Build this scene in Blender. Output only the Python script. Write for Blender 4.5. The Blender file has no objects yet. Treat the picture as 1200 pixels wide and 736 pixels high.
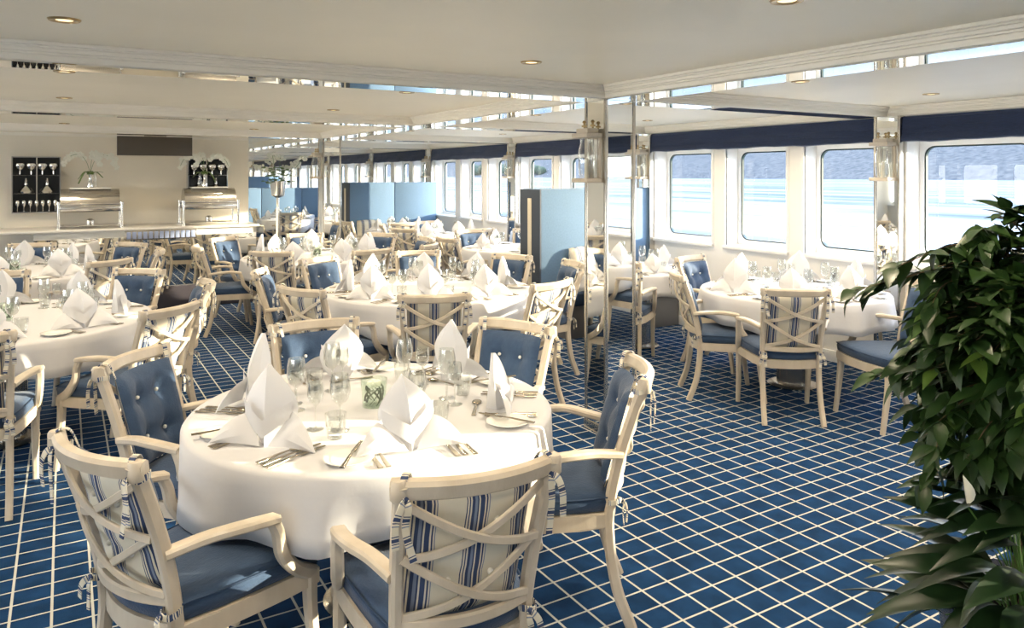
import bpy, bmesh, math, random
from mathutils import Vector, Matrix
random.seed(7)
S = bpy.context.scene
COL = S.collection
R = math.radians
PI = math.pi

# ------------------------------------------------------------------ camera
TH = R(30.8)                                   # camera yaw (towards +X from the ship's length axis +Y)
cd = bpy.data.cameras.new('camera'); cam = bpy.data.objects.new('camera', cd); COL.objects.link(cam)
cam.location = (0, 0, 1.65); cam.rotation_euler = (PI/2, 0, -TH)
cd.sensor_fit = 'HORIZONTAL'; cd.sensor_width = 36; cd.lens = 36*880/1200
cd.shift_y = -(368-205)/1200; cd.clip_start = .05; cd.clip_end = 3000
S.camera = cam
# ------------------------------------------------------------------ world, sun, exposure
W = bpy.data.worlds.new('world'); S.world = W; W.use_nodes = True
wt = W.node_tree; wt.nodes.clear()
o_ = wt.nodes.new('ShaderNodeOutputWorld'); b_ = wt.nodes.new('ShaderNodeBackground')
tc = wt.nodes.new('ShaderNodeTexCoord'); sp = wt.nodes.new('ShaderNodeSeparateXYZ'); cr = wt.nodes.new('ShaderNodeValToRGB')
cr.color_ramp.elements[0].position = 0; cr.color_ramp.elements[0].color = (1, .97, .93, 1)
cr.color_ramp.elements[1].position = .8; cr.color_ramp.elements[1].color = (.42, .60, .92, 1)
e = cr.color_ramp.elements.new(.2); e.color = (.80, .88, 1, 1)
wt.links.new(tc.outputs['Generated'], sp.inputs[0]); wt.links.new(sp.outputs[2], cr.inputs[0])
wt.links.new(cr.outputs[0], b_.inputs[0]); wt.links.new(b_.outputs[0], o_.inputs[0])
b_.inputs[1].default_value = 8.0
sl = bpy.data.lights.new('sun', 'SUN'); sl.energy = 13; sl.angle = R(.8); sl.color = (1, .86, .62)
so = bpy.data.objects.new('sun', sl); COL.objects.link(so)
el, az = R(10), R(24)
so.rotation_euler = Vector((-math.cos(az)*math.cos(el), math.sin(az)*math.cos(el), -math.sin(el))).to_track_quat('-Z', 'Y').to_euler()
S.view_settings.view_transform = 'Standard'; S.view_settings.look = 'None'
S.view_settings.exposure = 0.42; S.view_settings.gamma = 1; S.view_settings.use_curve_mapping = False
def portal(x, y, z, w, h, rx):
    l = bpy.data.lights.new('window_portal', 'AREA'); l.shape = 'RECTANGLE'; l.size = w; l.size_y = h
    l.cycles.is_portal = True
    o = bpy.data.objects.new('window_portal', l); COL.objects.link(o); o.location = (x, y, z)
    o.rotation_euler = Vector((rx, 0, 0)).to_track_quat('-Z', 'Z').to_euler()
for k in range(-3, 4):
    portal(6.12, 5.2+3*k, 1.43, 2.9, 1.1, -1)
    if k < 3: portal(-5.72, 5.2+3*k, 1.43, 2.9, 1.1, 1)

# ------------------------------------------------------------------ materials
MATS = {}
def nd(t, typ, **kw):
    n = t.nodes.new(typ)
    for k, v in kw.items(): setattr(n, k, v)
    return n
def mat(name, col, rough=.5, metal=0, var=0, vs=8, bump=0, bs=60, spec=None, sheen=0, trans=None, stretch=None, col2=None):
    m = bpy.data.materials.new(name); m.use_nodes = True; t = m.node_tree; p = t.nodes['Principled BSDF']
    p.inputs['Base Color'].default_value = (*col, 1); p.inputs['Roughness'].default_value = rough; p.inputs['Metallic'].default_value = metal
    if spec is not None: p.inputs['Specular IOR Level'].default_value = spec
    if sheen: p.inputs['Sheen Weight'].default_value = sheen
    tcn = nd(t, 'ShaderNodeTexCoord'); mp = nd(t, 'ShaderNodeMapping'); t.links.new(tcn.outputs['Object'], mp.inputs[0])
    if stretch: mp.inputs['Scale'].default_value = stretch
    if var:
        n = nd(t, 'ShaderNodeTexNoise'); n.inputs['Scale'].default_value = vs; n.inputs['Detail'].default_value = 4
        r = nd(t, 'ShaderNodeValToRGB'); r.color_ramp.elements[0].position = .3; r.color_ramp.elements[1].position = .7
        c2 = col2 if col2 else tuple(c*(1-var) for c in col)
        r.color_ramp.elements[0].color = (*c2, 1); r.color_ramp.elements[1].color = (*col, 1)
        t.links.new(mp.outputs[0], n.inputs['Vector']); t.links.new(n.outputs[0], r.inputs[0]); t.links.new(r.outputs[0], p.inputs['Base Color'])
    if bump:
        n = nd(t, 'ShaderNodeTexNoise'); n.inputs['Scale'].default_value = bs; n.inputs['Detail'].default_value = 3
        b = nd(t, 'ShaderNodeBump'); b.inputs['Strength'].default_value = bump; b.inputs['Distance'].default_value = .004
        t.links.new(mp.outputs[0], n.inputs['Vector']); t.links.new(n.outputs[0], b.inputs['Height']); t.links.new(b.outputs[0], p.inputs['Normal'])
    MATS[name] = m; return m
def clear(name, tint=(1, 1, 1), base=.05, edge=.75, power=3, rough=.01):
    """thin clear sheet: see-through, with a mirror sheen that grows towards grazing angles"""
    m = bpy.data.materials.new(name); m.use_nodes = True; t = m.node_tree; t.nodes.clear()
    o = nd(t, 'ShaderNodeOutputMaterial'); mx = nd(t, 'ShaderNodeMixShader'); f = nd(t, 'ShaderNodeLayerWeight'); f.inputs[0].default_value = .5
    pw_ = nd(t, 'ShaderNodeMath', operation='POWER'); pw_.inputs[1].default_value = power
    ml = nd(t, 'ShaderNodeMath', operation='MULTIPLY_ADD'); ml.inputs[1].default_value = edge; ml.inputs[2].default_value = base
    a = nd(t, 'ShaderNodeBsdfTransparent'); a.inputs[0].default_value = (*tint, 1)
    g = nd(t, 'ShaderNodeBsdfGlossy'); g.inputs[0].default_value = (1, 1, 1, 1); g.inputs['Roughness'].default_value = rough
    t.links.new(f.outputs['Facing'], pw_.inputs[0]); t.links.new(pw_.outputs[0], ml.inputs[0]); t.links.new(ml.outputs[0], mx.inputs[0])
    t.links.new(a.outputs[0], mx.inputs[1]); t.links.new(g.outputs[0], mx.inputs[2]); t.links.new(mx.outputs[0], o.inputs[0])
    MATS[name] = m; return m
mat('ceiling', (.93, .88, .75), .45, var=.04, vs=2, bump=.15, bs=90)
mat('cornice', (.93, .89, .80), .35)
mat('white_lacquer', (.88, .87, .84), .3)
mat('wall_paint', (.90, .84, .72), .5, var=.04, vs=3, bump=.1, bs=200)
mat('panel_paint', (.84, .82, .77), .4)
mat('mirror', (.93, .93, .90), .015, 1)
mat('mirror_smoky', (.50, .50, .50), .05, 1)
mat('steel', (.60, .57, .52), .25, 1)
mat('chrome', (.82, .80, .76), .12, 1)
mat('silver', (.42, .37, .29), .22, 1)
mat('brass', (.45, .33, .16), .3, 1)
mat('gasket', (.01, .03, .025), .4)
mat('blind', (.012, .028, .085), .85, var=.35, vs=30, bump=.5, bs=150, stretch=(1, 1, 6), sheen=.2)
mat('wood', (.68, .60, .49), .38, var=.25, vs=14, bump=.25, bs=60, stretch=(1, 1, .35), col2=(.58, .50, .39))
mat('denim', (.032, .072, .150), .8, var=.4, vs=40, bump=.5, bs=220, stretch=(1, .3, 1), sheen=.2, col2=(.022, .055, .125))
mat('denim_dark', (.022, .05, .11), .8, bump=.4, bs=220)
mat('booth_fabric', (.12, .215, .345), .75, var=.15, vs=60, bump=.4, bs=200, sheen=.2)
mat('booth_side', (.04, .055, .08), .6)
mat('booth_strip', (.66, .60, .47), .5)
mat('booth_base', (.17, .17, .18), .5)
mat('linen', (.67, .67, .69), .75, bump=.35, bs=14, sheen=.1)
mat('napkin', (.77, .775, .80), .7, bump=.25, bs=40, sheen=.1)
mat('porcelain', (.90, .89, .85), .12)
mat('button', (.90, .89, .85), .6)
mat('counter', (.82, .80, .74), .2)
mat('plinth', (.055, .05, .06), .15)
mat('screen', (.085, .07, .055), .3)
mat('niche_back', (.02, .022, .025), .1)
mat('pot', (.012, .022, .06), .25)
mat('soil', (.04, .025, .015), .9)
mat('bark', (.20, .13, .07), .8, var=.4, vs=20, bump=.6, bs=50)
mat('leaf', (.032, .075, .014), .42, var=.5, vs=9, col2=(.014, .038, .008))
mat('leaf_light', (.11, .19, .03), .4)
mat('lily_leaf', (.014, .042, .012), .38, var=.4, vs=6)
mat('petal', (.90, .90, .80), .6)
mat('candle', (.92, .88, .74), .5)
mat('grille_blue', (.32, .38, .55), .4)
mat('bank', (.055, .057, .06), 1, spec=0, var=.5, vs=.4, col2=(.115, .11, .105))
mat('hedge', (.03, .05, .03), .9, var=.5, vs=.3)
mat('green_stem', (.10, .20, .04), .5)
clear('glass', (.93, .94, .93), .08, .85, 1.8, .03)
clear('pane', (.96, .98, .98), .03, .5, 4)
clear('vase_glass', (.90, .95, .90), .06, .6, 2.5, .03)
m = mat('lens', (1, .8, .5), .5); p = m.node_tree.nodes['Principled BSDF']; p.inputs['Emission Color'].default_value = (1, .78, .45, 1); p.inputs['Emission Strength'].default_value = 1.2

def stripes(name, mode):
    m = bpy.data.materials.new(name); m.use_nodes = True; t = m.node_tree; p = t.nodes['Principled BSDF']; p.inputs['Roughness'].default_value = .85
    tcn = nd(t, 'ShaderNodeTexCoord'); s = nd(t, 'ShaderNodeSeparateXYZ')
    t.links.new(tcn.outputs['UV' if mode == 'tie' else 'Object'], s.inputs[0])
    ma = nd(t, 'ShaderNodeMath', operation='MULTIPLY'); ma.inputs[1].default_value = {'tie': 20, 'back': 1/.135, 'pillow': 1/.12}[mode]
    ad = nd(t, 'ShaderNodeMath', operation='ADD'); ad.inputs[1].default_value = 20.5
    fr = nd(t, 'ShaderNodeMath', operation='FRACT'); r = nd(t, 'ShaderNodeValToRGB'); r.color_ramp.interpolation = 'CONSTANT'
    t.links.new(s.outputs[0], ma.inputs[0]); t.links.new(ma.outputs[0], ad.inputs[0]); t.links.new(ad.outputs[0], fr.inputs[0]); t.links.new(fr.outputs[0], r.inputs[0])
    cream = (.74, .69, .57, 1); navy = (.04, .065, .15, 1); blue = (.22, .27, .38, 1)
    if mode == 'tie': st = [(0, cream), (.30, navy), (.35, cream), (.42, navy), (.60, cream), (.66, navy), (.71, cream), (.80, blue), (.86, cream)]
    else:
        st = [(0, cream), (.26, navy), (.28, cream), (.31, navy), (.335, cream), (.365, navy), (.42, blue), (.47, navy), (.50, cream), (.53, navy), (.62, cream), (.65, navy), (.68, cream), (.71, blue), (.73, cream)]
    el_ = r.color_ramp.elements
    el_[0].position = st[0][0]; el_[0].color = st[0][1]; el_[1].position = st[1][0]; el_[1].color = st[1][1]
    for q, c in st[2:]:
        x = el_.new(q); x.color = c
    t.links.new(r.outputs[0], p.inputs['Base Color']); MATS[name] = m
stripes('tie', 'tie'); stripes('stripe', 'back'); stripes('stripe_pillow', 'pillow')

# carpet: blue with a woven white lattice
m = bpy.data.materials.new('carpet'); m.use_nodes = True; t = m.node_tree; p = t.nodes['Principled BSDF']; p.inputs['Roughness'].default_value = .95; p.inputs['Specular IOR Level'].default_value = .15
tcn = nd(t, 'ShaderNodeTexCoord'); s = nd(t, 'ShaderNodeSeparateXYZ'); t.links.new(tcn.outputs['Object'], s.inputs[0])
def lines(out, pitch, phase, wd):
    a = nd(t, 'ShaderNodeMath', operation='SUBTRACT'); a.inputs[1].default_value = phase-400*pitch-pitch/2
    d = nd(t, 'ShaderNodeMath', operation='DIVIDE'); d.inputs[1].default_value = pitch
    f = nd(t, 'ShaderNodeMath', operation='FRACT'); c = nd(t, 'ShaderNodeMath', operation='SUBTRACT'); c.inputs[1].default_value = .5
    b = nd(t, 'ShaderNodeMath', operation='ABSOLUTE'); l = nd(t, 'ShaderNodeMath', operation='LESS_THAN'); l.inputs[1].default_value = wd/pitch/2
    t.links.new(out, a.inputs[0]); t.links.new(a.outputs[0], d.inputs[0]); t.links.new(d.outputs[0], f.inputs[0]); t.links.new(f.outputs[0], c.inputs[0]); t.links.new(c.outputs[0], b.inputs[0]); t.links.new(b.outputs[0], l.inputs[0])
    return l.outputs[0]
l1 = lines(s.outputs[0], .134, 2.639, .0095); l2 = lines(s.outputs[1], .115, 2.066, .0085)
mx_ = nd(t, 'ShaderNodeMath', operation='MAXIMUM'); t.links.new(l1, mx_.inputs[0]); t.links.new(l2, mx_.inputs[1])
n = nd(t, 'ShaderNodeTexNoise'); n.inputs['Scale'].default_value = 9; n.inputs['Detail'].default_value = 8; t.links.new(tcn.outputs['Object'], n.inputs['Vector'])
r = nd(t, 'ShaderNodeValToRGB'); r.color_ramp.elements[0].position = .35; r.color_ramp.elements[0].color = (.006, .034, .098, 1); r.color_ramp.elements[1].position = .7; r.color_ramp.elements[1].color = (.010, .055, .158, 1)
t.links.new(n.outputs[0], r.inputs[0])
mc = nd(t, 'ShaderNodeMixRGB'); mc.inputs[2].default_value = (.62, .63, .58, 1); t.links.new(mx_.outputs[0], mc.inputs[0]); t.links.new(r.outputs[0], mc.inputs[1]); t.links.new(mc.outputs[0], p.inputs['Base Color'])
n2 = nd(t, 'ShaderNodeTexNoise'); n2.inputs['Scale'].default_value = 400; bp = nd(t, 'ShaderNodeBump'); bp.inputs['Strength'].default_value = .5; bp.inputs['Distance'].default_value = .003
t.links.new(tcn.outputs['Object'], n2.inputs['Vector']); t.links.new(n2.outputs[0], bp.inputs['Height']); t.links.new(bp.outputs[0], p.inputs['Normal'])
MATS['carpet'] = m
# water: sky-reflection streaks painted into the base colour, specular off
m = bpy.data.materials.new('water'); m.use_nodes = True; t = m.node_tree; p = t.nodes['Principled BSDF']; p.inputs['Base Color'].default_value = (.62, .68, .74, 1); p.inputs['Roughness'].default_value = .12
tcn = nd(t, 'ShaderNodeTexCoord'); mp = nd(t, 'ShaderNodeMapping'); mp.inputs['Scale'].default_value = (.8, .10, 1); t.links.new(tcn.outputs['Object'], mp.inputs[0])
n = nd(t, 'ShaderNodeTexNoise'); n.inputs['Scale'].default_value = .35; n.inputs['Detail'].default_value = 6; t.links.new(mp.outputs[0], n.inputs['Vector'])
bp = nd(t, 'ShaderNodeBump'); bp.inputs['Strength'].default_value = .5; bp.inputs['Distance'].default_value = .4; t.links.new(n.outputs[0], bp.inputs['Height']); t.links.new(bp.outputs[0], p.inputs['Normal'])
n3 = nd(t, 'ShaderNodeTexNoise'); n3.inputs['Scale'].default_value = 1.0; n3.inputs['Detail'].default_value = 5; mp3 = nd(t, 'ShaderNodeMapping'); mp3.inputs['Scale'].default_value = (.22, .02, 1)
t.links.new(tcn.outputs['Object'], mp3.inputs[0]); t.links.new(mp3.outputs[0], n3.inputs['Vector'])
r = nd(t, 'ShaderNodeValToRGB'); r.color_ramp.elements[0].position = .40; r.color_ramp.elements[0].color = (.085, .10, .12, 1); r.color_ramp.elements[1].position = .62; r.color_ramp.elements[1].color = (.22, .22, .215, 1)
t.links.new(n3.outputs[0], r.inputs[0]); t.links.new(r.outputs[0], p.inputs['Base Color']); p.inputs['Roughness'].default_value = .45; p.inputs['Specular IOR Level'].default_value = 0
MATS['water'] = m

# ------------------------------------------------------------------ mesh helpers
def obj(name, bm, m, parent=None, sharp=40, smooth=True):
    me = bpy.data.meshes.new(name); bm.normal_update(); bm.to_mesh(me); bm.free()
    for x in (m if isinstance(m, (list, tuple)) else [m]): me.materials.append(MATS[x])
    if smooth:
        me.shade_smooth()
        if sharp < 180: me.set_sharp_from_angle(angle=R(sharp))
    o = bpy.data.objects.new(name, me); COL.objects.link(o)
    if parent is not None: o.parent = parent
    return o
def tag(o, label=None, cat=None, group=None, kind=None):
    if label: o['label'] = label
    if cat: o['category'] = cat
    if group: o['group'] = group
    if kind: o['kind'] = kind
    return o
def thing(name, label, cat, loc=(0, 0, 0), rz=0, group=None, kind=None):
    o = bpy.data.objects.new(name, None); COL.objects.link(o); o.empty_display_size = .1
    o.location = loc; o.rotation_euler = (0, 0, rz); return tag(o, label, cat, group, kind)
KIDS = {}
def tree_copy(o, parent=None):
    c = o.copy(); COL.objects.link(c)
    if parent is not None: c.parent = parent
    if o.name not in KIDS: KIDS[o.name] = list(o.children)
    for ch in KIDS[o.name]: tree_copy(ch, c)
    return c
def inst(proto, state, label, group=None, loc=(0, 0, 0), rz=0, **kw):
    if not state.get(proto.name): state[proto.name] = True; KIDS_snapshot(proto); o = proto
    else: o = tree_copy(proto)
    o.location = loc; o.rotation_euler = (kw.get('rx', 0), kw.get('ry', 0), rz); o['label'] = label
    if group: o['group'] = group
    elif 'group' in o.keys(): del o['group']
    return o
def KIDS_snapshot(o):
    KIDS[o.name] = list(o.children)
    for c in KIDS[o.name]: KIDS_snapshot(c)
USED = {}
def B(): return bmesh.new()
def box(bm, x0, x1, y0, y1, z0, z1, bev=0):
    r = bmesh.ops.create_cube(bm, size=1)
    bmesh.ops.scale(bm, vec=(x1-x0, y1-y0, z1-z0), verts=r['verts']); bmesh.ops.translate(bm, vec=((x0+x1)/2, (y0+y1)/2, (z0+z1)/2), verts=r['verts'])
    if bev:
        es = list({e for v in r['verts'] for e in v.link_edges})
        bmesh.ops.bevel(bm, geom=es, offset=bev, segments=2, affect='EDGES', profile=.5)
    return bm
def lathe(bm, prof, n=20, c=(0, 0, 0), flute=0, nf=0):
    rings = []
    for r, z in prof:
        ring = []
        for i in range(n):
            a = 2*PI*i/n; rr = r*(1+(flute*math.cos(nf*a) if nf else 0)) if r > 0 else 0
            ring.append(bm.verts.new((c[0]+rr*math.cos(a), c[1]+rr*math.sin(a), c[2]+z)))
        rings.append(ring)
    for a, b in zip(rings, rings[1:]):
        for i in range(n): bm.faces.new((a[i], a[(i+1) % n], b[(i+1) % n], b[i]))
    if prof[0][0] > 1e-4: bm.faces.new(rings[0][::-1])
    if prof[-1][0] > 1e-4 and prof[-1][1] != prof[0][1] and not getattr(lathe, 'open', False): bm.faces.new(rings[-1])
    bmesh.ops.remove_doubles(bm, verts=bm.verts, dist=1e-5)
    return bm
def smooth_path(pts, n=5):
    pts = [Vector(p) for p in pts]; out = []
    P = [pts[0]*2-pts[1]]+pts+[pts[-1]*2-pts[-2]]
    for i in range(1, len(P)-2):
        for k in range(n):
            t_ = k/n; a, b, c, d = P[i-1], P[i], P[i+1], P[i+2]
            out.append(.5*((2*b)+(c-a)*t_+(2*a-5*b+4*c-d)*t_*t_+(-a+3*b-3*c+d)*t_**3))
    out.append(pts[-1]); return out
def sweep(bm, pts, w, h, up=(0, 0, 1), ch=.25, n=5, rnd=False, smooth=True):
    """sweep a chamfered rectangle (w across, h along 'up') along pts; writes UV x = length"""
    path = smooth_path(pts, n) if smooth and len(pts) > 2 else [Vector(p) for p in pts]
    uvl = bm.loops.layers.uv.verify(); up = Vector(up); N = len(path); rings = []; L = 0; Ls = []
    for i, q in enumerate(path):
        T = (path[min(i+1, N-1)]-path[max(i-1, 0)]).normalized()
        s_ = T.cross(up)
        if s_.length < 1e-3: s_ = T.cross(Vector((0, 1, .01)))
        s_.normalize(); u_ = s_.cross(T).normalized()
        f = i/(N-1)
        ww = (w[0]+(w[1]-w[0])*f if isinstance(w, tuple) else w)/2; hh = (h[0]+(h[1]-h[0])*f if isinstance(h, tuple) else h)/2
        c = min(ww, hh)*2*ch
        if rnd: pr = [(ww*math.cos(2*PI*k/8), hh*math.sin(2*PI*k/8)) for k in range(8)]
        else: pr = [(ww, -hh+c), (ww, hh-c), (ww-c, hh), (-ww+c, hh), (-ww, hh-c), (-ww, -hh+c), (-ww+c, -hh), (ww-c, -hh)]
        rings.append([bm.verts.new(q+s_*a+u_*b) for a, b in pr])
        if i: L += (q-path[i-1]).length
        Ls.append(L)
    for i in range(N-1):
        for k in range(8):
            f = bm.faces.new((rings[i][k], rings[i][(k+1) % 8], rings[i+1][(k+1) % 8], rings[i+1][k]))
            for lp, (ll, vv) in zip(f.loops, ((Ls[i], k/8), (Ls[i], (k+1)/8), (Ls[i+1], (k+1)/8), (Ls[i+1], k/8))): lp[uvl].uv = (ll, vv)
    bm.faces.new(rings[0][::-1]); bm.faces.new(rings[-1])
    return bm
def prism(bm, outline, z0, z1):
    a = [bm.verts.new((x, y, z0)) for x, y in outline]; b = [bm.verts.new((x, y, z1)) for x, y in outline]; n = len(a)
    bm.faces.new(a[::-1]); bm.faces.new(b)
    for i in range(n): bm.faces.new((a[i], a[(i+1) % n], b[(i+1) % n], b[i]))
    return bm
def sphere(bm, c, r, seg=10, sc=(1, 1, 1)):
    q = bmesh.ops.create_uvsphere(bm, u_segments=seg, v_segments=max(6, seg*2//3), radius=r)
    bmesh.ops.scale(bm, vec=sc, verts=q['verts']); bmesh.ops.translate(bm, vec=c, verts=q['verts']); return bm

# ------------------------------------------------------------------ setting
XW, XL, CEIL, BEAM = 5.84, -5.5, 2.205, 2.13
obj('floor', box(B(), XL-.3, XW+.25, -5.6, 30.3, -.1, 0), 'carpet', smooth=False)['kind'] = 'structure'
obj('ceiling', box(B(), XL-.3, XW+.3, -5.6, 30.3, CEIL, CEIL+.1), 'ceiling', smooth=False)['kind'] = 'structure'
YB = [3.75+3*k for k in range(-3, 9)]            # crossbeams / bays
GLX, GZ0, GZ1 = .17, .98, 1.885
def wall_window(sgn, X, y0, y1, idx):
    """sgn=+1: right wall (room is at smaller x). a niche y0..y1, z .93..1.93 with white plate, gasket, pane"""
    w = thing('window_%d' % idx, 'white lacquered ship window with rounded corners and dark gasket, number %d from the near end' % idx, None, kind='structure')
    del w['label']
    x = X+sgn*GLX
    def rr(m_, r_, n_=6):
        a, b, c, d = y0+m_, y1-m_, GZ0-.0+(m_-.035), GZ1-(m_-.035); pts = []
        for cy, cz, a0 in ((b-r_, d-r_, 0), (a+r_, d-r_, 90), (a+r_, c+r_, 180), (b-r_, c+r_, 270)):
            for k in range(n_): q = R(a0+90*k/(n_-1)); pts.append((cy+r_*math.cos(q), cz+r_*math.sin(q)))
        return pts
    bm = B(); hole = rr(.035, .085); outer = []
    for (cy, cz) in ((y1, 1.93), (y0, 1.93), (y0, .93), (y1, .93)): outer += [(cy, cz)]*6
    vi = [bm.verts.new((x, a, b)) for a, b in hole]; vb = [bm.verts.new((x+sgn*.05, a, b)) for a, b in hole]
    corner = [bm.verts.new((x, *outer[k*6])) for k in range(4)]; N = 24
    for i in range(N):
        j = (i+1) % N; ci, cj = corner[i//6], corner[j//6]
        bm.faces.new((vi[i], vi[j], cj, ci) if ci != cj else (vi[i], vi[j], ci)); bm.faces.new((vi[i], vb[i], vb[j], vi[j]))
    obj('frame', bm, 'white_lacquer', w, 30)
    bm = B(); r1 = rr(.035, .085); r2 = rr(.047, .075); xa = x+sgn*.012; xb = x+sgn*.04
    A = [[bm.verts.new((q, a, b)) for a, b in rg] for q, rg in ((xb, r1), (xa, r1), (xa, r2), (xb, r2))]
    for k in range(3):
        for i in range(N): j = (i+1) % N; bm.faces.new((A[k][i], A[k][j], A[k+1][j], A[k+1][i]))
    obj('gasket', bm, 'gasket', w, 30)
    bm = B(); rg = rr(.040, .08); v = [bm.verts.new((x+sgn*.03, a, b)) for a, b in rg]; bm.faces.new(v)
    obj('pane', bm, 'pane', w, smooth=False)
    # moulded lip round the niche
    bm = B(); q = .012
    for (a, b, c, d) in ((y0-.03, y0, .90, 1.93), (y1, y1+.03, .90, 1.93)): box(bm, min(X-sgn*q, X+sgn*.02), max(X-sgn*q, X+sgn*.02), a, b, c, d, .004)
    box(bm, min(X-sgn*.03, X+sgn*.02), max(X-sgn*.03, X+sgn*.02), y0-.03, y1+.03, .895, .93, .006)
    obj('lip', bm, 'white_lacquer', w)
wi = 0
for sgn, X, nm, yend in ((1, XW, 'wall_right', 30.3), (-1, XL, 'wall_left', 12.9)):
    bm = B(); xa, xb = (X, X+.25) if sgn > 0 else (X-.25, X)
    box(bm, xa, xb, -5.6, yend, 0, .93); box(bm, xa, xb, -5.6, yend, 1.93, CEIL)
    ops = []; k = -3
    while 3.7+3*k < yend-.5:
        c = 3.7+3*k
        for a, b in ((.13, .85), (1.05, 1.80), (2.0, 2.87)):
            if c+b < yend-.2: ops.append((c+a, c+b))
        k += 1
    edges = [-5.6]+[q for ab in ops for q in ab]+[yend]
    for i in range(0, len(edges), 2): box(bm, xa, xb, edges[i], edges[i+1], .93, 1.93)
    obj(nm, bm, 'panel_paint', smooth=False)['kind'] = 'structure'
    for a, b in ops: wi += 1; wall_window(sgn, X, a, b, wi)
obj('wall_front', box(B(), XL-.3, XW+.25, -5.8, -5.6, 0, CEIL), 'wall_paint', smooth=False)['kind'] = 'structure'
obj('wall_back', box(B(), XL-.3, 2.21, 10.9, 11.1, 0, CEIL), 'wall_paint', smooth=False)['kind'] = 'structure'
obj('wall_partition', box(B(), 2.05, 2.21, 11.1, 30.1, 0, CEIL), 'wall_paint', smooth=False)['kind'] = 'structure'
obj('wall_end', box(B(), 2.05, XW+.25, 30.1, 30.3, 0, CEIL), 'wall_paint', smooth=False)['kind'] = 'structure'
obj('baseboard_right', box(B(), XW-.02, XW, -5.6, 30.1, 0, .10, .004), 'white_lacquer')['kind'] = 'structure'
obj('baseboard_back', box(B(), XL, 2.21, 10.88, 10.9, 0, .10, .004), 'white_lacquer')['kind'] = 'structure'

# ceiling beams: mirrored underside, stepped cornice mouldings as parts
LBX = [(2.92, 3.16), (-2.90, -2.66)]
tn = 0
def cornice(x0, x1, y0, y1, side, par):
    """stepped moulding along one side of a beam; side: which face (x+/x-/y+/y-)"""
    steps = [(.020, BEAM, BEAM+.026), (.032, BEAM+.026, BEAM+.036), (.048, BEAM+.036, BEAM+.052), (.060, BEAM+.052, BEAM+.060), (.082, BEAM+.060, CEIL)]
    bm = B()
    for d, a, b in steps:
        q = .003
        if side == 'x-': box(bm, x0-d, x0, y0-d*0, y1+d*0, a, b, q)
        if side == 'x+': box(bm, x1, x1+d, y0, y1, a, b, q)
        if side == 'y-': box(bm, x0, x1, y0-d, y0, a, b, q)
        if side == 'y+': box(bm, x0, x1, y1, y1+d, a, b, q)
    obj('cornice', bm, 'cornice', par)
def beam(x0, x1, y0, y1, sides):
    global tn; tn += 1
    b = thing('trim_%d' % tn, None, None, kind='structure')
    obj('beam', box(B(), x0, x1, y0, y1, BEAM, CEIL-.001), 'cornice', b, smooth=False)
    obj('mirror_strip', box(B(), x0, x1, y0, y1, BEAM-.006, BEAM-.001), 'mirror', b, smooth=False)
    for s_ in sides: cornice(x0, x1, y0, y1, s_, b)
for x0, x1 in LBX: beam(x0, x1, -5.6, 30.1, ('x-', 'x+'))
for y in YB:
    beam(3.16, XW, y, y+.22, ('y-', 'y+'))
    if y < 10: beam(-2.66, 2.92, y, y+.22, ('y-', 'y+')); beam(XL, -2.90, y, y+.22, ('y-', 'y+'))
# cornices along walls and back
tn += 1; b = thing('trim_%d' % tn, None, None, kind='structure')
cornice(XW, XW, -5.6, 30.1, 'x-', b); cornice(XL, XL, -5.6, 10.9, 'x+', b); cornice(XL, 2.2, 10.9, 10.9, 'y-', b)

# mirrored columns and pilasters
def mirror_column(x0, x1, y0, y1, label, posts=True, faces='xy'):
    c = thing('mirrored_column', label, 'column', ((x0+x1)/2, (y0+y1)/2, 0))
    hx, hy = (x1-x0)/2, (y1-y0)/2
    obj('core', box(B(), -hx+.012, hx-.012, -hy+.012, hy-.012, 0, BEAM-.007), 'steel', c, smooth=False)
    g = .018
    for s_ in (-1, 1):
        xx = s_*hx-s_*.006; yy = s_*hy-s_*.006
        obj('mirror_panel', box(B(), min(xx, xx-s_*.005), max(xx, xx-s_*.005), -hy+g, hy-g, .06, BEAM-.007), 'mirror', c, smooth=False)
        obj('mirror_panel', box(B(), -hx+g, hx-g, min(yy, yy-s_*.005), max(yy, yy-s_*.005), .06, BEAM-.007), 'mirror', c, smooth=False)
        for q in (-1, 1):
            a, b_ = s_*hx, q*hy
            obj('corner_post', box(B(), min(a, a-s_*g*1.2), max(a, a-s_*g*1.2), min(b_, b_-q*g*1.2), max(b_, b_-q*g*1.2), .001, BEAM-.007, .003), 'steel', c)
    bm = B()
    box(bm, -hx-.004, hx+.004, -hy-.004, hy+.004, 0, .06, .003)
    obj('plinth', bm, 'steel', c)
    return c
mirror_column(2.92, 3.165, 3.75, 3.975, 'square mirrored column with steel edges, near the middle of the room')
mirror_column(2.92, 3.165, 9.75, 9.975, 'farther mirrored column, left of the far high blue booth')
mirror_column(-2.905, -2.66, 3.75, 3.975, 'square mirrored column left of the camera, outside the photo')
PILY = [3.7+3*k for k in range(-3, 9)]
PN = ['%s along the window wall counting from behind the camera' % q for q in ('first', 'second', 'third', 'fourth', 'fifth', 'sixth', 'seventh', 'eighth', 'ninth', 'tenth', 'eleventh', 'twelfth')]
names = {0: 'right of the three big windows', 1: 'behind the near blue booth', 2: 'second beyond the near blue booth', 3: 'at the far blue booth'}
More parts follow.
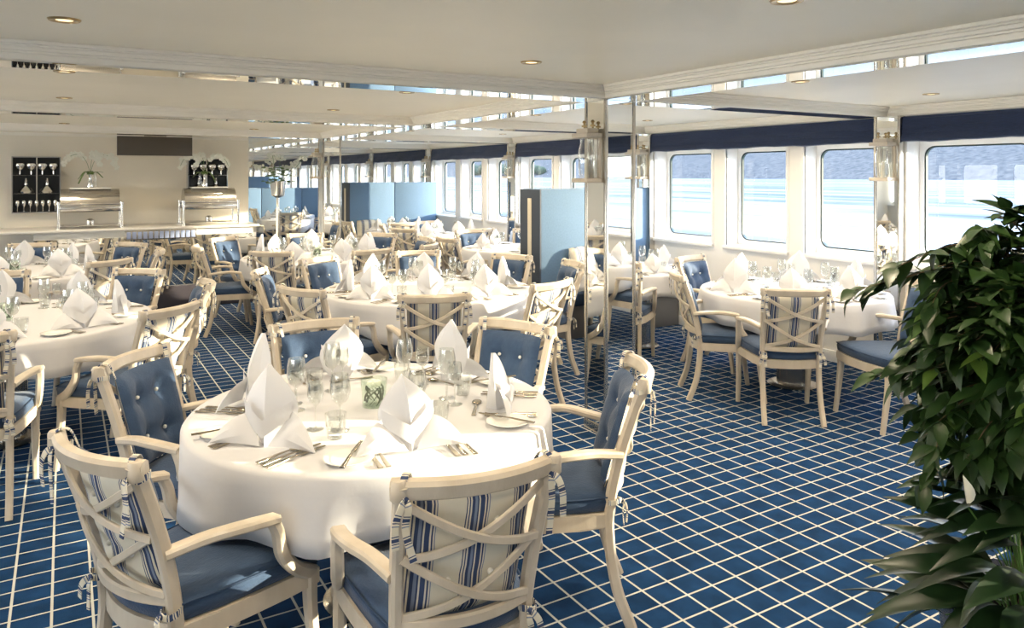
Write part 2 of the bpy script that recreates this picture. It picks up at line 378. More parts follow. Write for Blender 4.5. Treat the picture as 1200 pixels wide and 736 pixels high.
for i, y in enumerate(PILY):
    k = i-3
    nm = names.get(k, PN[i])
    c = thing('mirrored_pilaster', 'narrow mirrored pilaster with steel edges, '+nm, 'pilaster', (XW, y, 0))
    obj('backing', box(B(), -.06, 0, -.11, .11, .0, BEAM-.001), 'white_lacquer', c, smooth=False)
    obj('mirror_panel', box(B(), -.067, -.061, -.09, .09, .02, BEAM-.002), 'mirror', c, smooth=False)
    for s_ in (-1, 1): obj('edge_trim', box(B(), -.075, -.0, min(s_*.115, s_*.092), max(s_*.115, s_*.092), 0.0, BEAM-.002, .003), 'steel', c)

# lanterns
def make_lantern():
    t_ = thing('wall_lantern', '', 'lantern')          # mounts on a face at x=0, sticks out towards -x, z=0 is its bottom
    bm = box(B(), -.012, -.001, -.075, -.058, .03, .285, .003); box(bm, -.012, -.001, .058, .075, .03, .285, .003); obj('back_frame', bm, 'wood', t_)
    obj('bottom_cap', box(B(), -.125, -.001, -.082, .082, 0, .03, .006), 'wood', t_)
    bm = box(B(), -.125, -.001, -.082, .082, .285, .315, .006); box(bm, -.105, -.014, -.06, .06, .315, .345, .006); obj('top_cap', bm, 'wood', t_)
    bm = B()
    for s_ in (-1, 1): box(bm, -.02, -.012, min(s_*.056, s_*.050), max(s_*.056, s_*.050), .03, .285)
    obj('frame', bm, 'chrome', t_)
    lathe.open = True
    obj('chimney', lathe(B(), [(.038, .032), (.05, .06), (.052, .2), (.04, .245), (.04, .284)], 20, (-.066, 0, 0)), 'glass', t_)
    lathe.open = False
    obj('candle', lathe(B(), [(.013, .03), (.013, .15), (.009, .153), (.003, .154), (.003, .162), (0, .163)], 10, (-.066, 0, 0)), 'candle', t_)
    bm = B()
    for s_ in (-1, 1): lathe(bm, [(.006, .345), (.006, .355), (.018, .358), (.018, .366), (.007, .37), (.007, .38), (.013, .386), (.009, .396), (0, .40)], 12, (-.05, s_*.045, 0))
    obj('finial', bm, 'brass', t_)
    return t_
lan = make_lantern()
inst(lan, USED, 'wooden glass-sided candle lantern on the near mirrored column', loc=(2.92, 3.862, 1.60))
inst(lan, USED, 'small candle lantern on the far mirrored column', loc=(2.92, 9.862, 1.60))
for i, y in enumerate(PILY):
    inst(lan, USED, 'candle lantern on the pilaster '+names.get(i-3, PN[i]), loc=(XW-.067, y, 1.60))

# roman blinds
def make_blind(L):
    t_ = thing('roman_blind', '', 'blind')
    # local: y 0..L, x towards room negative, z from 0 (bottom) to .2
    for i, (z0, z1, d) in enumerate(((.0, .075, .075), (.05, .125, .062), (.10, .205, .05))):
        bm = B(); ny = 24; prof = [(-.01, z1), (-d*.75, z1-.006), (-d, z0+.03), (-d*.9, z0+.006), (-d*.6, z0), (-.01, z0+.012)]
        rings = []
        for j in range(ny+1):
            y = L*j/ny; w_ = .004*math.sin(y*7+i*2)+.003*math.sin(y*17+i)
            rings.append([bm.verts.new((a+(w_ if 0 < q < 5 else 0), y, b+(w_ if 1 < q < 5 else 0))) for q, (a, b) in enumerate(prof)])
        for a, b in zip(rings, rings[1:]):
            for q in range(5): bm.faces.new((a[q], b[q], b[q+1], a[q+1]))
        bm.faces.new(rings[0]); bm.faces.new(rings[-1][::-1])
        obj('fold', bm, 'blind', t_, 50)
    obj('headrail', box(B(), -.045, -.005, 0, L, .185, .205, .003), 'blind', t_)
    return t_
bl = make_blind(2.76)
for i, y in enumerate(PILY[:-1]):
    inst(bl, USED, 'navy folded blind beyond the pilaster '+names.get(i-3, PN[i]), loc=(XW, y+.12, 1.915))

# downlights
def make_down():
    t_ = thing('downlight', '', 'ceiling light')
    obj('ring', lathe(B(), [(.030, -.002), (.036, -.006), (.050, -.006), (.054, 0)], 20), 'brass', t_)
    obj('lamp_glass', lathe(B(), [(0, -.004), (.012, -.005), (.028, -.003), (.03, 0)], 16), 'lens', t_)
    return t_
dl = make_down()
ORD = ['first', 'second', 'third', 'fourth', 'fifth', 'sixth', 'seventh', 'eighth', 'ninth', 'tenth', 'eleventh', 'twelfth']
DL = [(x, j, y) for x in (0.0, 1.97) for j, y in enumerate((.1, 1.6, 3.12, 4.68, 6.28, 7.8, 9.4))]+[(x, j, y) for x in (3.75, 5.1) for j, y in enumerate((.1, 1.5, 2.95, 4.38, 5.86, 7.3, 8.8, 10.3))]+[(-2.1, j, y) for j, y in enumerate((.1, 3.12, 6.2, 9.4))]  # far left row and last left and middle spots added to brighten back wall
for x, j, y in DL:
    row = {0.0: 'left', 1.97: 'middle', 3.75: 'inner aisle', 5.1: 'window-side', -2.1: 'far left'}[x]
    inst(dl, USED, '%s recessed brass ceiling spotlight from the camera in the %s row' % (ORD[j], row), loc=(x, y, CEIL))
    l = bpy.data.lights.new('downlight_lamp', 'SPOT'); l.energy = 46; l.color = (1, .82, .58); l.spot_size = R(150); l.spot_blend = .7; l.shadow_soft_size = .05
    lo = bpy.data.objects.new('downlight_lamp', l); COL.objects.link(lo); lo.location = (x, y, CEIL-.02)

# outside: water, bank, trees
obj('river_water', box(B(), XW+.6, 900, -900, 1800, -1.1, -.55), 'water', smooth=False)
tag(bpy.data.objects['river_water'], 'pale rippling river seen through the windows', 'water', kind='stuff')
bm = B(); xs = 330; prv = None
for j in range(121):
    y = -300+j*20; h = 19+1.5*math.sin(j*.5)+.8*math.sin(j*1.7)
    cur = [bm.verts.new((xs+q, y, z)) for q, z in ((0, -.7), (14, h*.25), (40, h*.6), (70, h), (140, h), (140, -.7))]
    if prv:
        for q in range(5): bm.faces.new((prv[q], cur[q], cur[q+1], prv[q+1]))
    prv = cur
tag(obj('river_bank', bm, 'bank', smooth=True), 'hazy grey-blue far bank across the river', 'bank', kind='stuff')
for k in range(3):
    bm = B()
    for j in range(14):
        sphere(bm, (xs+10+random.uniform(-4, 4), 520+k*45+j*3.2, 5+random.uniform(-1, 3)), random.uniform(3, 5), 8)
    tag(obj('riverside_trees', bm, 'hedge'), 'clump of dark green trees on the far bank, %s of three' % ['right', 'middle', 'left'][k], 'trees', kind='stuff')

# ------------------------------------------------------------------ chair (faces +y, origin on the floor under the seat)
SB = -.215
def bp_(s_, t_, off=0):
    return Vector((s_*(.174+.022*t_), SB-.01-.115*t_-.045*(1-s_*s_)+off, .455+.425*t_))
def seat_outline(m=0):
    pts = []
    for k in range(9): a = -1+2*k/8; pts.append((a*(.195-m), SB-.045*(1-a*a)+m))
    for k in range(5): f = k/4; pts.append((.195-m+.07*f**.7, SB+m+(.43-2*m)*f)) if 0 < k < 4 else None
    for k in range(9): a = 1-2*k/8; pts.append((a*(.265-m), .215+.035*(1-a*a)-m))
    for k in range(3, 0, -1): f = k/4; pts.append((-(.195-m+.07*f**.7), SB+m+(.43-2*m)*f))
    return pts
def pillow(bm, fn, th, n=14, buttons=(), sgn=1, puff=.35):
    """fn(s,t) -> base point ; offset along y"""
    g = [[None]*(n+1) for _ in range(n+1)]
    for i in range(n+1):
        for j in range(n+1):
            s_ = -1+2*i/n; t_ = j/n; a = (1-abs(s_)**5)*(1-abs(2*t_-1)**5)
            d = th*max(a, 0)**puff
            for bs, bt in buttons:
                r2 = ((s_-bs)**2+((t_-bt)*2)**2); d -= th*.6*math.exp(-r2/.035)
                for dx, dy in ((1, 1), (1, -1), (-1, 1), (-1, -1)):
                    pass
            if buttons:
                d -= th*.16*(math.exp(-(abs(s_)-.38)**2/.006)+math.exp(-(abs(2*t_-1)-.38)**2/.008))*a
            q = fn(s_, t_); g[i][j] = bm.verts.new((q.x, q.y+sgn*d, q.z))
    for i in range(n):
        for j in range(n):
            f = (g[i][j], g[i+1][j], g[i+1][j+1], g[i][j+1]); bm.faces.new(f if sgn < 0 else f[::-1])
    return bm
def make_chair():
    t_ = thing('dining_armchair', '', 'chair')
    # seat frame
    o = seat_outline(); bm = prism(B(), o, .365, .422)
    bmesh.ops.bevel(bm, geom=[e for e in bm.edges if abs(e.verts[0].co.z-e.verts[1].co.z) < .001], offset=.005, segments=2, affect='EDGES')
    obj('seat_frame', bm, 'wood', t_)
    o1 = seat_outline(.008); bm = B(); rings = []
    for z, m_ in ((.421, .014), (.428, .002), (.462, -.002), (.480, .004), (.492, .025), (.500, .07), (.504, .13)):
        rings.append([bm.verts.new((x, y, z)) for x, y in seat_outline(m_+.004)])
    for a, b in zip(rings, rings[1:]):
        for i in range(len(a)): bm.faces.new((a[i], a[(i+1) % len(a)], b[(i+1) % len(a)], b[i]))
    bm.faces.new(rings[-1]); bm.faces.new(rings[0][::-1])
    sc = obj('seat_cushion', bm, 'denim', t_, 80)
    bm = B(); q = seat_outline(.000); pts = [(x, y, .478) for x, y in q]; sweep(bm, pts+[pts[0]], .006, .006, n=1, rnd=True, smooth=False); obj('piping', bm, 'denim_dark', sc)
    for s_ in (-1, 1):
        # rear leg + back post in one piece
        bm = sweep(B(), [(s_*.190, -.30, 0), (s_*.186, -.245, .15), (s_*.183, SB-.003, .33), (s_*.183, SB-.008, .46), (s_*.190, SB-.04, .62), (s_*.198, SB-.092, .79), (s_*.203, SB-.135, .905)], (.030, .034), (.040, .040), up=(0, 1, 0), n=5)
        obj('back_post', bm, 'wood', t_)
        bm = sweep(B(), [(s_*.245, .235, 0), (s_*.245, .215, .14), (s_*.246, .195, .30), (s_*.246, .192, .42)], (.028, .044), (.030, .046), up=(0, 1, 0), n=4)
        lg = obj('leg', bm, 'wood', t_)
        bm = B(); q = .013
        v = [bm.verts.new((s_*.270, .192+a, .388+b)) for a, b in ((0, q*1.5), (q, 0), (0, -q*1.5), (-q, 0))]; c = bm.verts.new((s_*.274, .192, .388))
        for k in range(4): bm.faces.new((v[k], v[(k+1) % 4], c))
        obj('diamond', bm, 'wood', lg)
        bm = sweep(B(), [(s_*.195, SB-.045, .635), (s_*.232, SB+.05, .650), (s_*.270, -.09, .657), (s_*.283, -.02, .652), (s_*.281, .035, .642)], .046, .026, n=5)
        obj('armrest', bm, 'wood', t_)
        bm = sweep(B(), [(s_*.281, .020, .642), (s_*.283, .040, .60), (s_*.279, .058, .53), (s_*.268, .115, .46), (s_*.250, .192, .41)], (.036, .036), (.030, .046), up=(0, 1, .3), n=5)
        obj('arm_support', bm, 'wood', t_)
    pts = [bp_(a, 1.02) for a in (-1.13, -1, -.6, -.2, .2, .6, 1, 1.13)]
    pts[0].y -= 0; bm = sweep(B(), pts, .036, .052, up=(0, -.25, 1), n=3)
    for s_ in (-1, 1):                                                    # rolled ends
        lathe(bm, [(0, -.026), (.017, -.026), (.021, -.02), (.021, .02), (.017, .026), (0, .026)], 12, (s_*.209, SB-.132, .889))
    obj('top_rail', bm, 'wood', t_)
    pts = [bp_(a, .10) for a in (-1, -.6, -.2, .2, .6, 1)]; obj('lower_rail', sweep(B(), pts, .022, .034, n=3), 'wood', t_)
    def arc(a, b):
        out = []
        for k in range(7):
            f = k/6; s_ = a[0]+(b[0]-a[0])*f; out.append(bp_(s_, a[1]+(b[1]-a[1])*f-.07*math.sin(PI*f)*(1 if a[1] > b[1] else 1), -.002))
        return out
    for a, b, d in (((-1, .93), (1, .54), -.004), ((1, .93), (-1, .54), .004), ((-1, .56), (1, .14), -.004), ((1, .56), (-1, .14), .004)):
        pts = arc(a, b)
        for q in pts: q.y += d
        obj('lattice_bar', sweep(B(), pts, .012, .022, up=(0, 0, 1), n=2), 'wood', t_)
    # cushion, blue side forward, striped side back
    fn = lambda s_, t2: bp_(s_*.90, .10+.86*t2, .045)+Vector((0, 0, 0))
    bts = [(s_*.36, .5+q*.21) for s_ in (-1, 1) for q in (-1, 1)]
    cu = obj('back_cushion', pillow(B(), fn, .042, 16, bts, 1), 'denim', t_, 180)
    obj('striped_backing', pillow(B(), fn, .026, 12, bts, -1), 'stripe', cu, 180)
    for sg, off, mm in ((1, .045+.019, 'button'), (-1, .045-.013, 'button')):
        for bs, bt in bts:
            q = bp_(bs*.9, .10+.86*bt, off); obj('button', sphere(B(), q, .0085, 8, (1, 1, 1)), mm, cu)
    # ties
    for s_ in (-1, 1):
        for zt, tl in ((.905, 1), (.50, .6)):
            y0 = SB-.118 if zt > .8 else SB-.02; x0 = s_*(.201 if zt > .8 else .184)
            bm = B(); tr = random.Random(int(zt*10)+int(s_)); T_ = lambda: tr.uniform(-.008, .008)
            lp = [(x0+.025*math.cos(a), y0+.027*math.sin(a), zt-.035+.004*math.sin(2*a)) for a in [2*PI*k/10 for k in range(11)]]
            sweep(bm, lp, .003, .018, n=1, smooth=False)
            kx, ky = x0-s_*.004, y0-.028
            sweep(bm, [(kx, ky, zt-.035), (kx-s_*.006, ky-.010, zt-.055), (kx-s_*.004+T_(), ky-.006, zt-.035-.07*tl), (kx-s_*.012+T_(), ky-.010, zt-.035-.15*tl)], .018, .003, up=(0, 1, .2), n=4)
            sweep(bm, [(kx, ky, zt-.035), (kx+s_*.012, ky-.014, zt-.045), (kx+s_*.022+T_(), ky-.018, zt-.035-.05*tl), (kx+s_*.030+T_(), ky-.014, zt-.035-.11*tl)], .018, .003, up=(0, 1, .2), n=4)
            sphere(bm, (kx, ky, zt-.036), .009, 8, (1, .8, 1))
            if zt > .8: sweep(bm, [(x0-s_*.035, SB-.085, zt-.05), (x0-s_*.022, SB-.108, zt+.012), (x0-s_*.004, SB-.138, zt+.010), (kx, ky, zt-.03)], .018, .003, up=(0, 0, 1), n=4)
            obj('tie', bm, 'tie', t_)
    return t_
chair = make_chair()

# ------------------------------------------------------------------ table ware prototypes
def make_napkin(v):
    rn = random.Random(v); bm = B(); n = 11; H = .205+.02*rn.random(); rings = []
    lean = rn.uniform(-.02, .02)
    for k in range(n+1):
        t_ = k/n; w_ = (.040+.048*math.sin(min(t_/.50, 1)*PI/2)) if t_ < .50 else .088*(1-((t_-.50)/.50)**1.5)
        w_ = max(w_, .0015); f = .030*(1-t_)**.6+.012*math.sin(PI*t_)+.004; b = .028*(1-t_)+.012
        cx = lean*t_*t_; z = H*t_
        ring = [(-w_, -.004), (-w_*.62, f*.50), (-w_*.22, f*.86), (0, f+.010*(1-t_)), (w_*.16, f*.84), (w_*.62, f*.48), (w_, -.004), (w_*.5, -b), (-w_*.5, -b)]
        rings.append([bm.verts.new((x+cx, y-.012*t_, z)) for x, y in ring])
    for a, b in zip(rings, rings[1:]):
        for i in range(9): bm.faces.new((a[i], a[(i+1) % 9], b[(i+1) % 9], b[i]))
    bm.faces.new(rings[0][::-1]); bm.faces.new(rings[-1])
    # folded collar: overlapping flap lines on the front
    for s_ in (-1, 1):
        z1 = H*(.60+.08*rn.random()); q = []
        for k in range(7):
            f = k/6; w_ = .082*(1-f); q.append((s_*w_+lean*.4, .010+.034*math.sin((f)*PI/2), .075+(z1-.075)*(1-f)*.9+.0*f))
        a = [bm.verts.new(p_) for p_ in q]; b = [bm.verts.new((p_[0]*.92, p_[1]+.004, p_[2]-.05)) for p_ in q]
        for i in range(6): bm.faces.new((a[i], a[i+1], b[i+1], b[i]))
    napkin_tip = rn.uniform(.155, .185)
    for s_ in (-1, 1):                                                    # wings
        A0 = Vector((s_*.012, .050, .004)); A1 = Vector((s_*.070, .000, .080+.02*rn.random())); T = Vector((s_*napkin_tip, .060+rn.uniform(-.03, .02), .003)); m_ = 7; g = []
        for i in range(m_+1):
            f = i/m_; row = []
            for j in range(4):
                h_ = j/3; e_ = A0.lerp(A1, h_); p_ = e_.lerp(T, f); p_.z += .014*math.sin(PI*f)*(.4+h_); p_.y += .018*math.sin(PI*f)*math.sin(PI*h_)
                p_.z = max(p_.z, .002); row.append(bm.verts.new(p_))
            g.append(row)
        for i in range(m_):
            for j in range(3): bm.faces.new((g[i][j], g[i+1][j], g[i+1][j+1], g[i][j+1]))
    bmesh.ops.recalc_face_normals(bm, faces=bm.faces)
    return tag(obj('napkin', bm, 'napkin', None, 24), 'x', 'napkin')
naps = [make_napkin(k) for k in range(3)]
plate = tag(obj('side_plate', lathe(B(), [(0, .002), (.045, .001), (.048, 0), (.052, .004), (.078, .012), (.080, .014), (.077, .015), (.052, .008), (.046, .006), (0, .006)], 32), 'porcelain', None, 50), 'x', 'plate')
def glassware(name, prof, cat):
    lathe.open = True; o = tag(obj(name, lathe(B(), prof, 20), 'glass', None, 60), 'x', cat); lathe.open = False; return o
wine = glassware('wine_glass', [(.033, 0), (.033, .002), (.012, .005), (.004, .010), (.0035, .085), (.010, .092), (.028, .108), (.036, .135), (.035, .165), (.029, .20), (.0285, .20), (.034, .165), (.035, .136), (.027, .110), (.006, .096), (0, .095)], 'glass')
wine2 = glassware('white_wine_glass', [(.030, 0), (.030, .002), (.010, .005), (.0035, .010), (.003, .080), (.010, .087), (.024, .100), (.029, .125), (.025, .165), (.0245, .165), (.028, .125), (.023, .102), (.005, .09), (0, .089)], 'glass')
tumb = glassware('water_glass', [(.026, 0), (.028, .002), (.036, .05), (.037, .085), (.0365, .085), (.035, .05), (.026, .008), (0, .007)], 'glass')
def cutlery(kind):
    bm = B()
    sweep(bm, [(0, -.10, .004), (0, -.05, .005), (0, .0, .007), (0, .03, .006)], (.017, .006), .003, n=3)
    if kind == 'fork':
        sweep(bm, [(0, .028, .006), (0, .045, .004)], (.006, .022), .002, smooth=False)
        for k in range(4): sweep(bm, [((k-1.5)*.0062, .043, .004), ((k-1.5)*.0062, .075, .004), ((k-1.5)*.0058, .095, .008)], (.0034, .002), .002, n=2)
    if kind == 'spoon': sphere(bm, (0, .058, .006), .032, 12, (.62, 1, .16))
    if kind == 'knife': sweep(bm, [(0, .03, .005), (.001, .07, .005), (.002, .115, .005), (.003, .13, .005)], (.016, .010), .002, n=3)
    return tag(obj('table_'+kind, bm, 'silver', None, 50), 'x', kind)
fork, spoon, knife = cutlery('fork'), cutlery('spoon'), cutlery('knife')

SIDES = ['right', 'far right', 'far', 'far left', 'left', 'near left', 'near', 'near right']
CLOCK = ['three', 'two', 'one', 'twelve', 'eleven', 'ten', 'nine', 'eight', 'seven', 'six', 'five', 'four']
def side(a, taken):
    """where round a table, as seen in the photo; clock words where two would share a side"""
    ph = math.degrees(a+TH) % 360; n_ = SIDES[int((ph+22.5)//45) % 8]
    if n_ in taken: n_ = CLOCK[int((ph+15)//30) % 12]+" o'clock"
    while n_ in taken: n_ = 'other '+n_
    taken.append(n_); return n_

TAB_PROTO = {}
def make_table(r):
    t_ = thing('round_table', '', 'table')
    obj('tabletop', lathe(B(), [(0, .715), (r-.015, .715), (r-.01, .72), (r-.01, .735), (r-.015, .742), (0, .742)], 40), 'wood', t_)
    obj('pedestal', lathe(B(), [(.115, .03), (.115, .70), (.13, .715)], 64, flute=.05, nf=16), 'steel', t_, 80)
    obj('base_plate', lathe(B(), [(0, 0), (.19, 0), (.193, .010), (.18, .018), (.13, .030), (0, .031)], 40), 'steel', t_)
    return t_
def cloth(r, x, y, label, seed, drop=.19):
    rn = random.Random(seed); bm = B(); n = 120; rings = []
    ph = [rn.uniform(0, 6.28) for _ in range(4)]
    levels = [(0, .0)]
    for k, (rr, z) in enumerate([(.3, .7440), (.6, .7441), (.85, .7442), (.97, .7440), (1.0, .741), (1.010, .732), (1.014, .70), (1.018, .66), (1.021, .62), (1.024, .58)]):
        ring = []
        for i in range(n):
            a = 2*PI*i/n; fz = max(0, (.732-z)/.19)
            wv = (math.sin(9*a+ph[0])*.5+math.sin(14*a+ph[1])*.35+math.sin(23*a+ph[2])*.25)
            corner = (abs(math.cos(2*a+ph[3]))**6)
            R_ = r*rr+fz*(.032*wv+.030*corner); zz = z
            if z < .73: zz = .732-(.732-z)*(drop/.15)*(1+.22*corner+.09*math.sin(5*a+ph[1])+.04*math.sin(9*a+ph[0]))
            else: zz += .0008*math.sin(3*a+rr*9)
            ring.append(bm.verts.new((R_*math.cos(a), R_*math.sin(a), zz)))
        rings.append(ring)
    c = bm.verts.new((0, 0, .744))
    for i in range(n): bm.faces.new((c, rings[0][i], rings[0][(i+1) % n]))
    for a, b in zip(rings, rings[1:]):
        for i in range(n): bm.faces.new((a[i], b[i], b[(i+1) % n], a[(i+1) % n]))
    o = obj('tablecloth', bm, 'linen', None, 180); o.location = (x, y, 0); o.rotation_euler.z = rn.uniform(0, 1)
    sm = o.modifiers.new('thickness', 'SOLIDIFY'); sm.thickness = .0025; sm.offset = 1
    return tag(o, label, 'tablecloth')
ZT = .7475
def setting(x, y, r, a, tname, full, seed, gap, taken):
    """place setting at angle a; pushed in by gap from the rim"""
    rn = random.Random(seed); c, s_ = math.cos(a), math.sin(a)
    def at(rad, lat): return (x+rad*c+lat*s_, y+rad*s_-lat*c, ZT)     # lat>0: to the guest's... along tangent
    sd = side(a, taken); rz = a-PI/2                                          # local +y -> outward
    pr = naps[rn.randrange(3)]; rr = r-gap
    cx_, cy_ = x+rr*c, y+rr*s_; dcam = math.atan2(-cy_, -cx_); df = (a-dcam+PI) % (2*PI)-PI
    nh = dcam+df*(.45 if abs(df) < 1.35 else 1)
    o = inst(pr, USED, 'white folded napkin with spread wings, %s place of %s' % (sd, tname), None, at(rr, 0), nh-PI/2+rn.uniform(-.2, .2))
    s2 = 1.1 if r > .6 else .9
    o.scale = (s2, s2, s2*rn.uniform(.92, 1.08))
    G = lambda w_: '%s on %s' % (w_, tname)
    # guest sits outside looking inwards: guest's left = tangent +lat or -lat
    L = -1
    inst(plate, USED, 'white side plate at the %s place of %s' % (sd, tname), None, at(rr+.045, -L*.205), 0)
    gl = [(wine, 'large wine glass', .21, L*.10), (wine2, 'smaller wine glass', .17, L*.03), (tumb, 'low stemmed tumbler', .15, L*.15)]
    for pr_, nm, dr, lt in gl[:3 if full > 0 else 2]:
        inst(pr_, USED, '%s at the %s place of %s' % (nm, sd, tname), None, at(rr-dr, lt+rn.uniform(-.01, .01)), 0)
    cu = [(knife, 'knife right of napkin', .055, L*.150, PI), (spoon, 'soup spoon right of napkin', .05, L*.120, PI), (fork, 'outer fork left of napkin', .05, -L*.130, PI), (fork, 'inner fork left of napkin', .05, -L*.105, PI)]
    if full > 1: cu += [(spoon, 'dessert spoon above napkin', -.085, 0.02, PI/2), (knife, 'outermost knife right of napkin', .06, L*.178, PI), (knife, 'butter knife on side plate', .05, -L*.20, PI-.5)]
    if full == 0: cu = [cu[0], cu[2]]
    for pr_, nm, dr, lt, ro in cu:
        q = at(rr+dr, lt); z = ZT+(.014 if 'butter' in nm else 0)
        inst(pr_, USED, 'silver %s, %s place of %s' % (nm, sd, tname), None, (q[0], q[1], z), rz+ro+rn.uniform(-.06, .06))
def put_chair(bx, by, face, label):
    """bx,by = top of the back on plan; face = heading of the sitter"""
    ox, oy = bx+.34*math.cos(face), by+.34*math.sin(face)
    inst(chair, USED, label, None, (ox, oy, 0), face-PI/2)
def table_set(x, y, r, tname, tlabel, chairs, full, seed, Rb=None, gap=.19, seats=None, vase=True):
    if r not in TAB_PROTO: TAB_PROTO[r] = make_table(r)
    inst(TAB_PROTO[r], USED, tlabel, None, (x, y, 0), 0)
    cloth(r, x, y, 'white tablecloth draped over '+tname, seed)
    t1, t2 = [], []
    for ch in chairs:
        if len(ch) == 3: bx, by, f = ch; f = R(f)
        elif len(ch) == 2 and ch[0] > -50: bx, by = ch; f = math.atan2(y-by, x-bx)
        a = math.atan2(by-y, bx-x); sd = side(a, t1)
        put_chair(bx, by, f, 'lattice-back armchair with blue seat, %s side of %s' % (sd, tname))
    for k, a in enumerate(seats if seats is not None else [math.atan2(c_[1]-y, c_[0]-x) for c_ in chairs]):
        setting(x, y, r, a, tname, full, seed*31+k, gap, t2)
def ring_chairs(x, y, rad, degs): return [(x+rad*math.cos(R(d)), y+rad*math.sin(R(d))) for d in degs]
def uw(u, w): return (u*math.cos(TH)+w*math.sin(TH), -u*math.sin(TH)+w*math.cos(TH))

# nearest table
AX, AY = 1.04, 2.80
A_ch = [uw(-.085, 1.90), uw(-1.135, 2.05), uw(-1.55, 3.08), uw(-.99, 3.78), uw(.02, 3.76), uw(.479, 2.92)]
table_set(AX, AY, .685, 'the nearest table', 'round pedestal table in the foreground, laid for six', A_ch, 2, 3, gap=.20)
table_set(2.50, 5.50, .82, 'the middle table', 'large round table in the middle of the room left of the mirrored column',
          [(1.97, 4.24), (2.90, 4.33), (3.72, 5.22), (3.56, 5.98), (2.94, 6.72), (1.95, 6.62), (1.30, 5.98), (1.33, 4.93)], 2, 5)
table_set(-.32, 5.61, .82, 'the left edge table', 'round table at the left edge, nearer of the two',
          [(-.42, 4.28), (.52, 4.62), (.84, 5.57), (.50, 6.55), (-.45, 6.9), (-1.30, 6.4)], 1, 8)
table_set(-.40, 8.35, .80, 'the table before the buffet', 'round table in front of the buffet at the left edge',
          [(.34, 7.38), (.80, 8.22), (.62, 9.15), (-.30, 9.6), (-1.2, 9.2), (-.60, 7.12)], 1, 9)
table_set(2.42, 8.30, .80, 'the far column table', 'round table left of the far mirrored column',
          [(1.19, 8.33), (1.62, 9.38), (2.6, 9.45), (3.45, 9.0), (3.66, 8.15), (3.35, 7.35), (2.62, 7.1), (1.72, 7.42)], 1, 11)
table_set(4.93, 3.95, .70, 'the right window table', 'round table beside the big windows at right',
          [(4.09, 3.25, 55), (4.0, 4.24, -34), (4.88, 5.02, -78), (5.08, 2.92, 160)], 2, 13, seats=[R(d) for d in (-141, 165, 95, -88, -30, 35)])
table_set(4.85, 1.05, .70, 'the table outside the right edge', 'round table outside the photo at right, seen in the column mirror',
          [(4.0, .2), (3.95, 1.75, -40), (4.9, 2.15), (5.0, -.1)], 1, 14, seats=[R(d) for d in (-141, 145, 95, -88, 20)])
table_set(4.78, 5.62, .58, 'the near booth table', 'round table at the near booth, behind the mirrored column',
          [(4.02, 5.02, 42)], 1, 15, seats=[R(d) for d in (-110, 175, 90, 10)])
table_set(4.78, 8.05, .60, 'the table behind the near booth', 'round table just behind the near blue booth',
          [(3.85, 7.95, 5), (4.7, 8.98, -90), (5.45, 8.7, -135)], 0, 17, seats=[R(d) for d in (185, 90, 0, -90)])
table_set(4.85, 10.05, .62, 'the table between both booths', 'round table midway between the two blue booths',
          [(4.0, 9.6, 25), (4.05, 10.5, -20), (5.0, 11.0, -95), (4.9, 9.1, 90)], 0, 19, seats=[R(d) for d in (205, 150, 85, -90, 0)])
table_set(4.75, 11.62, .55, 'the far booth table', 'round table in front of the far high blue booth',
          [(3.85, 11.6, 5), (4.5, 10.85, 80)], 0, 21, seats=[R(d) for d in (180, 90, -100, 0)])
table_set(3.9, 15.6, .55, 'the plain distant table', 'small white-covered table beyond the far mirrored column',
          [(3.0, 15.5, 0), (4.8, 15.6, 180), (3.8, 14.8, 85)], 0, 23, seats=[0, PI])
table_set(4.4, 17.1, .5, 'the farthest small table', 'small white-covered table at the farthest booth',
          [(3.55, 17.0, 5), (5.2, 16.9, 170)], 0, 25, seats=[0, PI])

# centrepieces
def make_vase():
    v = thing('glass_vase', '', 'vase')
    lathe.open = True
    obj('vessel', lathe(B(), [(.044, 0), (.045, .003), (.052, .105), (.0505, .105), (.043, .008), (0, .008)], 28), 'vase_glass', v, 60)
    lathe.open = False
    bm = B(); rn = random.Random(4)
    for k in range(16):
        a = rn.uniform(0, 6.28); rr = rn.uniform(.025, .037); pts = [(rr*math.cos(a+q*.7), rr*math.sin(a+q*.7), .012+.02*q+rn.uniform(-.004, .012)) for q in range(4)]
        sweep(bm, pts, .007, .0015, n=3)
    obj('grass_blades', bm, 'leaf', v)
    bm = B()
    for k in range(14):
        a = k*2.4; sphere(bm, (.016*math.cos(a), .016*math.sin(a), .082+.004*(k % 3)), .014, 8, (1, 1, .7))
    obj('flower', bm, 'petal', v)
    return v
vz = make_vase()
for (x, y, n_) in ((AX, AY, 'the nearest table'), (2.5, 5.5, 'the middle table'), (-.32, 5.61, 'the left edge table'), (-.4, 8.35, 'the table before the buffet'), (2.42, 8.3, 'the far column table'), (4.93, 3.95, 'the right window table')):
    inst(vz, USED, 'glass vase with grass and white flower, centre of '+n_, None, (x, y, ZT), 0)

